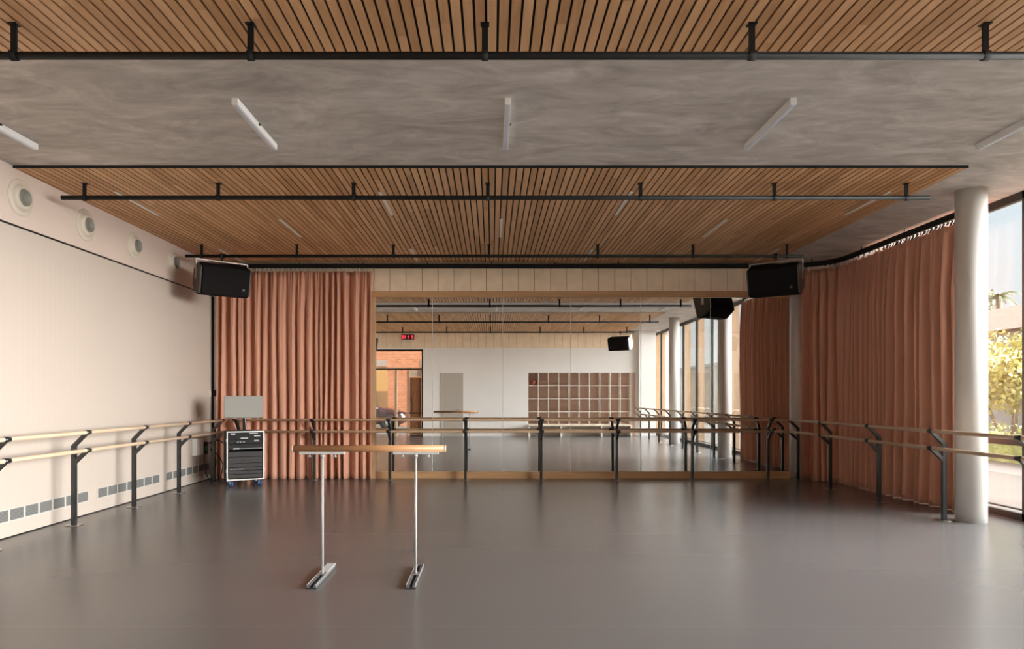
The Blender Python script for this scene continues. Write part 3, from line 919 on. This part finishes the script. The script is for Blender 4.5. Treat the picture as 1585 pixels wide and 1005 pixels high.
cabs = [[(-5.14, 12.5, 0.6), (-5.05, 12.45, 0.35), (-5.10, 12.4, 0.05), (-4.95, 12.3, 0.015), (-4.7, 12.35, 0.015), (-4.5, 12.4, 0.3)],
        [(-5.12, 12.55, 0.55), (-4.98, 12.6, 0.3), (-5.02, 12.62, 0.03), (-4.8, 12.55, 0.015), (-4.55, 12.45, 0.015), (-4.4, 12.4, 0.5)],
        [(-5.14, 12.42, 0.7), (-4.95, 12.35, 0.75), (-4.75, 12.35, 0.6), (-4.6, 12.3, 0.55)],
        [(-5.18, 12.36, 0.56), (-5.12, 12.2, 0.2), (-5.0, 12.15, 0.015), (-4.85, 12.25, 0.012), (-4.62, 12.2, 0.2)]]
clab = ['black cable looping down from the wall box and along the floor to the rack', 'black cable curling lowest by the curtain foot behind the rack', 'black cable sagging high between wall box and rack', 'short black cable dropping straight to the floor beside the wall box']
for k, c in enumerate(cabs):
    pts = []
    for i in range(len(c) - 1):
        p0 = Vector(c[max(i - 1, 0)]); p1 = Vector(c[i]); p2 = Vector(c[i + 1]); p3 = Vector(c[min(i + 2, len(c) - 1)])
        for j in range(6):
            u = j / 6
            pts.append(0.5 * ((2 * p1) + (p2 - p0) * u + (2 * p0 - 5 * p1 + 4 * p2 - p3) * u * u + (3 * p1 - p0 - 3 * p2 + p3) * u ** 3))
    pts.append(Vector(c[-1]))
    for p in pts: p.z = max(p.z, 0.019); p.y += 0.09 * min(1.0, max(0.0, (p.x + 5.16) * 12))
    tag(MB().tube(pts, 0.010, 8).build('power_cable', 'cable_black'), clab[k], 'cable', 'cables behind the rack')

# ------------------------------------------------------------------ equipment rack
rk = thing('equipment_rack', 'black flight case audio rack with silver edges on blue casters', 'equipment rack', (-4.35, 12.02, 0), math.radians(27))
w, z0, z1, dp = 0.305, 0.115, 0.950, 0.25
cs = MB()
cs.box(-w, -w + 0.012, -dp, dp, z0, z1).box(w - 0.012, w, -dp, dp, z0, z1).box(-w + 0.012, w - 0.012, -dp, dp, z0, z0 + 0.012).box(-w + 0.012, w - 0.012, -dp, dp, z1 - 0.012, z1).box(-w + 0.012, w - 0.012, dp - 0.012, dp, z0 + 0.012, z1 - 0.012)
cs.build('case', 'case_black', rk)
ed = MB()
e_ = 0.017
for sy in (-dp - 0.003,):
    ed.box(-w - 0.003, -w + e_, sy, sy + 0.02, z0 - 0.003, z1 + 0.003).box(w - e_, w + 0.003, sy, sy + 0.02, z0 - 0.003, z1 + 0.003)
    ed.box(-w + e_, w - e_, sy, sy + 0.02, z0 - 0.003, z0 + e_).box(-w + e_, w - e_, sy, sy + 0.02, z1 - e_, z1 + 0.003)
ed.box(-w - 0.003, -w + 0.003, dp - 0.025, dp + 0.003, z0, z1).box(w - 0.003, w + 0.003, dp - 0.025, dp + 0.003, z0, z1)
ed.build('edge_trim', 'case_edge', rk)
# side latches
for s, zz in ((1, 0.27), (1, 0.80), (-1, 0.27), (-1, 0.80)):
    MB().box(s * w - 0.004 if s > 0 else -w - 0.012, w + 0.012 if s > 0 else -w + 0.004, -dp + 0.01, -dp + 0.05, zz - 0.025, zz + 0.025).build('latch', 'case_edge', rk)
# rack units: (top, bottom, kind)
iw = w - 0.03
units = [(0.925, 0.885, 'a'), (0.883, 0.815, 'b'), (0.812, 0.735, 'c'), (0.730, 0.640, 'd'), (0.600, 0.510, 'g'), (0.505, 0.400, 'm'), (0.395, 0.330, 'g'), (0.325, 0.275, 't'), (0.270, 0.215, 'g'), (0.210, 0.145, 'g')]
for zt, zb, kd in units:
    face = 'unit_face_grey' if kd in 'gmt' else 'unit_face'
    u = MB().box(-iw, iw, -dp + 0.012, dp - 0.06, zb + 0.003, zt).build('rack_unit', face, rk)
    yf = -dp + 0.012
    m = MB()
    rr = random.Random(kd + str(zt))
    if kd == 'a': m.box(-0.24, -0.17, yf - 0.002, yf, zb + 0.012, zt - 0.008).box(0.06, 0.20, yf - 0.002, yf, zb + 0.018, zt - 0.008)
    if kd == 'b':
        m.box(-0.08, 0.04, yf - 0.003, yf, zb + 0.008, zb + 0.024).box(0.14, 0.24, yf - 0.003, yf, zt - 0.022, zt - 0.006)
    if kd == 'c':
        for q in range(9): m.box(-0.14 + q * 0.017, -0.132 + q * 0.017, yf - 0.002, yf, zb + 0.02 + (q % 3) * 0.006, zb + 0.034 + (q % 2) * 0.008)
        m.box(0.14, 0.22, yf - 0.002, yf, zb + 0.04, zb + 0.048).box(0.14, 0.22, yf - 0.002, yf, zb + 0.055, zb + 0.062)
    if kd == 'd': m.box(-0.20, -0.10, yf - 0.003, yf, zb + 0.004, zb + 0.022).box(-0.09, 0.27, yf - 0.002, yf, zb + 0.010, zb + 0.014)
    if kd == 't':
        for q in range(6): m.box(-0.23 + q * 0.036, -0.212 + q * 0.036, yf - 0.002, yf, zb + 0.022, zb + 0.031)
    if kd in 'abcdt': m.build('front_marks', 'unit_mark', u)
    else: m.bm.free()
    if kd == 'm':
        # slanting two-stroke maker's mark and a short dash
        mm = MB()
        T = Matrix.Translation((0, yf, (zt + zb) / 2))
        mm.box(-0.055, -0.045, -0.002, 0, -0.018, 0.006, T).box(-0.042, -0.034, -0.002, 0, -0.012, 0.010, T).box(-0.032, -0.012, -0.002, 0, -0.010, -0.004, T).box(-0.02, -0.013, -0.002, 0, -0.010, 0.008, T).box(0.02, 0.045, -0.002, 0, 0.004, 0.012, T).box(0.03, 0.036, -0.002, 0, -0.008, 0.004, T)
        mm.build('emblem', 'dark_gap', u)
    if kd in 'cd':
        kn = MB()
        for q in range(4):
            kn.lathe([(0, 0), (0.009, 0), (0.008, 0.014), (0, 0.014)], 10, Matrix.Translation((-0.245 + q * 0.03, yf, zb + 0.035)) @ Matrix.Rotation(PI / 2, 4, 'X'))
        kn.build('knobs', 'grille_dark', u)
for sx in (-1, 1):
    for sy in (-1, 1):
        c = MB().box(-0.032, 0.032, -0.035, 0.035, 0.103, 0.113).box(-0.022, -0.018, -0.02, 0.02, 0.03, 0.105).box(0.018, 0.022, -0.02, 0.02, 0.03, 0.105).build('caster', 'aluminium', rk)
        c.location = (sx * 0.235, sy * 0.19, 0); c.rotation_euler = (0, 0, 0.7)
        MB().lathe([(0, -0.014), (0.022, -0.014), (0.03, -0.016), (0.05, -0.014), (0.052, 0), (0.05, 0.014), (0.03, 0.016), (0.022, 0.014), (0, 0.014)], 24, Matrix.Translation((0, 0, 0.052)) @ RXp).build('wheel', 'caster_blue', c)
        MB().lathe([(0, -0.026), (0.02, -0.026), (0.02, 0.026), (0, 0.026)], 16, Matrix.Translation((0, 0, 0.052)) @ RXp).build('hub', 'aluminium', c)

mo = thing('monitor', 'flat grey monitor on a short stand on top of the equipment rack', 'monitor', (-4.35, 12.02, 0.952), math.radians(20))
MB().box(-0.322, 0.322, -0.13, -0.095, 0.225, 0.61).build('bezel', 'screen_bezel', mo, 0.004)
MB().box(-0.312, 0.312, -0.1315, -0.13, 0.240, 0.600).build('screen', 'screen', mo)
MB().box(-0.11, 0.11, -0.08, 0.08, 0.0, 0.012).build('base', 'black_metal', mo, 0.003)
MB().box(-0.022, 0.022, -0.095, -0.05, 0.012, 0.42).build('stand', 'black_metal', mo)
MB().tube([(0.02, -0.10, 0.24), (0.03, -0.09, 0.12), (0.04, -0.03, 0.013)], 0.005, 8).build('cord', 'fixture_white', mo)

# ------------------------------------------------------------------ rear wall fittings (seen in the mirrors)
cb = thing('cubby_shelves', 'wide wall of open cubbies with white dividers above the bench, in the mirror', 'shelving', (3.5, -0.7, 0))
O = -Vector(cb.location)
cx0, cw, nz_ = 1.41, 0.400, [0.47, 0.95, 1.46, 1.98, 2.48]
m = MB().box(1.415, 5.595, -1.12, -1.10, 0.47, 2.475); m.build('back_panel', 'cubby_back', cb).location = O
for k in range(11):
    xx = cx0 + k * cw
    o = MB().box(xx, xx + 0.024, -1.10, YR - 0.002, 0.47, 2.48).build('divider', 'cubby_frame', cb); o.location = O
for z in nz_:
    o = MB().box(cx0 + 0.003, cx0 + 10 * cw + 0.03, -1.099, YR - 0.004, z - 0.012, z + 0.008).build('shelf', 'cubby_frame', cb); o.location = O
o = MB().box(5.44, 5.598, -1.1, YR - 0.01, 0.0, 2.478).build('side_panel', 'cubby_back', cb); o.location = O
bn = thing('bench', 'long pale bench in front of the cubbies, seen in the mirror', 'bench', (3.4, -0.7, 0))
O = -Vector(bn.location)
MB().box(1.42, 5.42, -1.08, -0.36, 0.405, 0.455).build('seat', 'bench_top', bn, 0.004).location = O
for xx in (1.45, 2.68, 4.24, 5.38):
    MB().box(xx - 0.03, xx + 0.03, -1.06, -0.38, 0.0, 0.405).build('support', 'cubby_frame', bn).location = O
MB().box(1.43, 5.41, -1.10, -1.08, 0.0, 0.40).build('back_board', 'cubby_frame', bn).location = O
bk = thing('basket', 'red-brown lidded basket in the top left cubby, seen in the mirror', 'basket', (1.62, -0.88, 1.989))
MB().lathe([(0, 0), (0.13, 0), (0.155, 0.12), (0.15, 0.17), (0, 0.17)], 28).build('body', 'basket_red', bk)
MB().lathe([(0, 0.17), (0.16, 0.17), (0.16, 0.195), (0.05, 0.235), (0, 0.24)], 28).build('lid', 'basket_red', bk)

# LED clock: digits face the room
ck = thing('digital_clock', 'red LED digital clock high on the rear wall, seen in the mirror', 'clock', (-3.26, YR + 0.012, 3.87))
MB().box(-0.245, 0.245, 0, 0.05, -0.10, 0.10).build('casing', 'case_black', ck, 0.006)
SEG = {'0': 'abcdef', '1': 'bc', '2': 'abged', '8': 'abcdefg', '5': 'afgcd'}
m = MB()
def digit(ch, cx):
    w, h, th = 0.040, 0.062, 0.017
    # reader stands in the room and looks toward -Y, so their right is -X
    def seg(x0, x1, z0, z1): m.box(cx - x1, cx - x0, 0.0505, 0.054, z0, z1)
    for s in SEG[ch]:
        if s == 'a': seg(-w, w, h - th, h)
        if s == 'g': seg(-w, w, -th / 2, th / 2)
        if s == 'd': seg(-w, w, -h, -h + th)
        if s == 'b': seg(w - th, w, 0, h)
        if s == 'c': seg(w - th, w, -h, 0)
        if s == 'e': seg(-w, -w + th, -h, 0)
        if s == 'f': seg(-w, -w + th, 0, h)
for ch, cx in zip('2118', (0.175, 0.065, -0.065, -0.175)): digit(ch, cx)
m.box(-0.008, 0.008, 0.0505, 0.054, 0.015, 0.032).box(-0.008, 0.008, 0.0505, 0.054, -0.032, -0.015)
m.build('digits', 'led_red', ck)

# ------------------------------------------------------------------ outside
gp = struct(MB().box(6.95, 10.5, -40, 60, -0.10, -0.02).build('ground', 'paving'), 'pale footpath outside the windows', 'ground')
gr = struct(MB().box(10.5, 60, -40, 60, -0.12, -0.03).build('ground', 'road'), 'grey street surface beyond the footpath', 'ground')
gq = struct(MB().box(-40, 6.95, -40, -0.9, -0.13, -0.04).build('ground', 'paving'), 'paved yard behind the rear entry', 'ground')

def leaf_blob(mb, c, r, n, size, rnd, flat=1.0):
    for _ in range(n):
        d = Vector((rnd.gauss(0, 1), rnd.gauss(0, 1), rnd.gauss(0, 1))).normalized()
        p = Vector(c) + Vector((d.x, d.y, d.z * flat)) * r * rnd.uniform(0.45, 1.0)
        u = Vector((rnd.gauss(0, 1), rnd.gauss(0, 1), rnd.gauss(0, 1))).normalized()
        v = u.cross(d)
        if v.length < 1e-3: continue
        v.normalize()
        s = size * rnd.uniform(0.6, 1.3)
        a = [p - u * s, p - v * s * 0.5, p + u * s, p + v * s * 0.5]
        mb.bm.faces.new([mb.bm.verts.new(q) for q in a])
def tree(label, loc, h, r, seed, mat, trunks=2, name='leafy_tree', nl=1500, ls=0.09):
    rnd = random.Random(seed)
    t = thing(name, label, 'tree', loc)
    m = MB()
    for k in range(trunks):
        a = rnd.uniform(0, 6.28)
        top = Vector((math.cos(a) * r * 0.5, math.sin(a) * r * 0.5, h * 0.62))
        base = Vector((0.08 * math.cos(a), 0.08 * math.sin(a), 0))
        mid = base.lerp(top, 0.5) + Vector((rnd.uniform(-.1, .1), rnd.uniform(-.1, .1), 0.1))
        m.tube([base, mid, top], 0.05, 8, rs=[0.06, 0.045, 0.02])
        m.tube([mid, mid.lerp(top, 0.5) + Vector((rnd.uniform(-.5, .5), rnd.uniform(-.5, .5), 0.5))], 0.02, 6)
    m.build('trunk', 'bark', t)
    m = MB()
    for k in range(11):
        a = rnd.uniform(0, 6.28); q = rnd.uniform(0, 0.7) * r
        leaf_blob(m, (math.cos(a) * q, math.sin(a) * q, h * rnd.uniform(0.52, 0.86)), r * rnd.uniform(0.32, 0.5), nl // 11, ls, rnd)
    m.build('foliage', mat, t)
    return t
tree('yellow-green small tree outside the bare window', (15.1, 19.9, -0.03), 3.5, 2.0, 1, 'leaf_yellow', 4, nl=4200)
tree('tall pale green tree left of the palm beyond the house', (33.5, 47.0, -0.03), 10.0, 2.0, 5, 'leaf_palm', 1, nl=1200, ls=0.16)
rnd = random.Random(4)
m = MB()
for k in range(60):
    leaf_blob(m, (12.6 + rnd.uniform(-.3, .3), 12 + k * 0.32, 0.45 + rnd.uniform(-.1, .15)), 0.45, 60, 0.06, rnd)
m.box(12.35, 12.9, 12, 31, -0.03, 0.5)
tag(m.build('hedge', 'leaf_green'), 'low clipped hedge across the street outside the window', 'hedge')
fe = MB().box(17.6, 17.7, 8, 50, -0.03, 1.5).build('boundary_wall', 'fence_grey'); tag(fe, 'plain grey boundary wall behind the small trees', 'wall')
# palm
pl = thing('palm_tree', 'feathery palm rising behind the house roof outside the window', 'palm', (29.6, 40.0, -0.03))
MB().tube([(0, 0, 0), (0.2, 0, 4), (0.1, 0.1, 7.4)], 0.18, 10, rs=[0.22, 0.17, 0.15]).build('trunk', 'bark', pl)
rnd = random.Random(9)
for k in range(18):
    a = k * 2 * PI / 18 + rnd.uniform(-.1, .1)
    up = rnd.uniform(0.1, 1.1)
    m = MB()
    pts = []
    for j in range(9):
        s = j / 8 * 1.15
        pts.append(Vector((0.1 + math.cos(a) * s * 0.9, 0.1 + math.sin(a) * s * 0.9, 7.4 + up * s - 0.75 * s * s)))
    m.tube(pts, 0.015, 5)
    side = Vector((-math.sin(a), math.cos(a), 0))
    for j in range(1, 9):
        for q in range(3):
            p = pts[j - 1].lerp(pts[j], q / 3)
            for s in (-1, 1):
                d = side * s * 0.26 * (1 - j / 11) + Vector((math.cos(a), math.sin(a), 0)) * 0.10 + Vector((0, 0, -0.12))
                wv = (pts[j] - pts[j - 1]).normalized() * 0.03
                m.bm.faces.new([m.bm.verts.new(c) for c in (p - wv, p + wv, p + d)])
    m.build('frond', 'leaf_palm', pl)
# house beyond the trees
hs = thing('house', 'low cream house with brown tiled roof behind the trees outside the window', 'house', (22, 28, -0.03))
MB().box(-3.0, 6, -9, 9, 0, 4.0).build('walls', 'render_cream', hs)
m = MB()
m.prism([(-3.9, 0.0), (7.0, 0.0), (2.5, 1.55), (0.6, 1.55)], -9.8, 9.8, Matrix.Translation((0, 0, 3.95)) @ Matrix(((1, 0, 0, 0), (0, 0, 1, 0), (0, 1, 0, 0), (0, 0, 0, 1))))
m.build('roof', 'roof_tile', hs)
for yy in (-6, -1.2, 3.5):
    f = MB().box(-3.06, -3.0, yy - 0.9, yy + 0.9, 1.6, 3.3).build('window', 'fixture_white', hs)
    MB().box(-3.07, -3.055, yy - 0.82, yy + 0.82, 1.68, 3.22).build('pane', 'house_glass', f)
# pale building across the street, seen in the mirror between the fins
nb = thing('apartment_building', 'pale rendered building across the street, seen in the mirror between the fins', 'building', (17, -17, -0.03))
MB().box(0, 8, -40, 4, 0, 3.9).build('walls', 'render_cream', nb)
MB().box(-0.3, 8.3, -40.3, 4.3, 3.9, 4.1).build('parapet', 'fence_grey', nb)
# brick building opposite the rear entry
br = thing('brick_building', 'sunlit brick building behind the parked car, seen in the mirror', 'building', (-4.0, -10.6, -0.04))
MB().box(-1.55, 2.6, -0.8, 0, 0, 5.6).box(-6.5, -1.55, -0.8, 0, 3.15, 5.6).build('walls', 'brick', br)
for a, b in ((-3.0, -1.6), (0.2, 1.6)):
    MB().box(a, b, -0.02, 0.03, 3.2, 3.55).build('stone_panel', 'stone_band', br)
yb = thing('yellow_building', 'yellow rendered wall with brown shutters left of the brick, seen in the mirror', 'building', (-6.5, -14.0, -0.04))
MB().box(-4, 3, -0.5, 0, 0, 4.2).build('walls', 'render_yellow', yb)
f = MB().box(-0.2, 0.9, 0, 0.05, 0.9, 1.9).build('shutter', 'shutter', yb)
for q in range(9): pass
# parked car: side faces the entry
car = thing('parked_car', 'dark red parked car outside the rear entry, seen in the mirror', 'car', (-6.3, -7.9, -0.04))
def car_body():
    # stations along x: (x, z_low, z_belt, z_top, half width low, half width top)
    st = [(-2.15, 0.45, 0.80, 0.85, 0.70, 0.60), (-2.0, 0.28, 0.95, 1.02, 0.84, 0.70), (-1.4, 0.24, 0.98, 1.38, 0.88, 0.62), (-0.6, 0.24, 0.96, 1.46, 0.88, 0.62),
          (0.2, 0.24, 0.95, 1.42, 0.88, 0.62), (0.95, 0.24, 0.96, 1.02, 0.88, 0.72), (1.5, 0.24, 0.90, 0.95, 0.87, 0.70), (1.9, 0.26, 0.80, 0.84, 0.82, 0.64), (2.1, 0.36, 0.62, 0.70, 0.68, 0.55)]
    m = MB(); rings = []
    for x, zl, zb, zt, wl, wt in st:
        ring = []
        for y, z in ((-wl * 0.9, zl), (-wl, zl + 0.15), (-wl, zb * 0.9), (-wl * 0.95, zb), (-wt, zt), (-wt * 0.5, zt + 0.03), (wt * 0.5, zt + 0.03), (wt, zt), (wl * 0.95, zb), (wl, zb * 0.9), (wl, zl + 0.15), (wl * 0.9, zl)):
            ring.append(m.bm.verts.new((x, y, z)))
        rings.append(ring)
    for a, b in zip(rings, rings[1:]):
        for k in range(12):
            f = m.bm.faces.new([a[k], a[(k + 1) % 12], b[(k + 1) % 12], b[k]]); f.smooth = True
    m.bm.faces.new(rings[0]); m.bm.faces.new(rings[-1])
    return m
car_body().build('body', 'car_paint', car)
MB().prism([(-1.3, 0.99), (0.85, 0.99), (0.25, 1.36), (-0.6, 1.40), (-1.2, 1.33)], -0.885, 0.885, Matrix(((1, 0, 0, 0), (0, 0, 1, 0), (0, 1, 0, 0), (0, 0, 0, 1)))).build('side_glass', 'house_glass', car)
for sx in (-1.35, 1.30):
    for sy in (-0.80, 0.80):
        T = Matrix.Translation((sx, sy, 0.33)) @ Matrix.Rotation(PI / 2, 4, 'X')
        wv = MB().lathe([(0.20, -0.1), (0.31, -0.1), (0.33, -0.07), (0.33, 0.07), (0.31, 0.1), (0.20, 0.1), (0.20, -0.1)], 28, T).build('wheel', 'tyre', car)
        hb = MB().lathe([(0, -0.09), (0.05, -0.09), (0.20, -0.06), (0.205, 0.06), (0.05, 0.09), (0, 0.09)], 28, T)
        hb.build('hub_cap', 'chrome', wv)
        MB().lathe([(0.34, -0.085), (0.40, -0.085), (0.40, 0.085), (0.34, 0.085), (0.34, -0.085)], 28, T).build('wheel_arch', 'tyre', wv)
for sy in (-0.55, 0.62):
    MB().lathe([(0, 0), (0.11, 0), (0.10, 0.06), (0, 0.08)], 18, Matrix.Translation((1.92, sy, 0.68)) @ RXp).build('headlight', 'chrome', car)
MB().box(2.0, 2.16, -0.75, 0.75, 0.38, 0.50).build('bumper', 'chrome', car, 0.02)
MB().box(2.16, 2.17, -0.25, 0.25, 0.40, 0.50).build('number_plate', 'fixture_white', car)
MB().tube([(0.75, 0.88, 1.0), (0.78, 1.0, 1.03)], 0.02, 8).box(0.70, 0.86, 0.95, 1.08, 0.98, 1.10).build('wing_mirror', 'chrome', car)
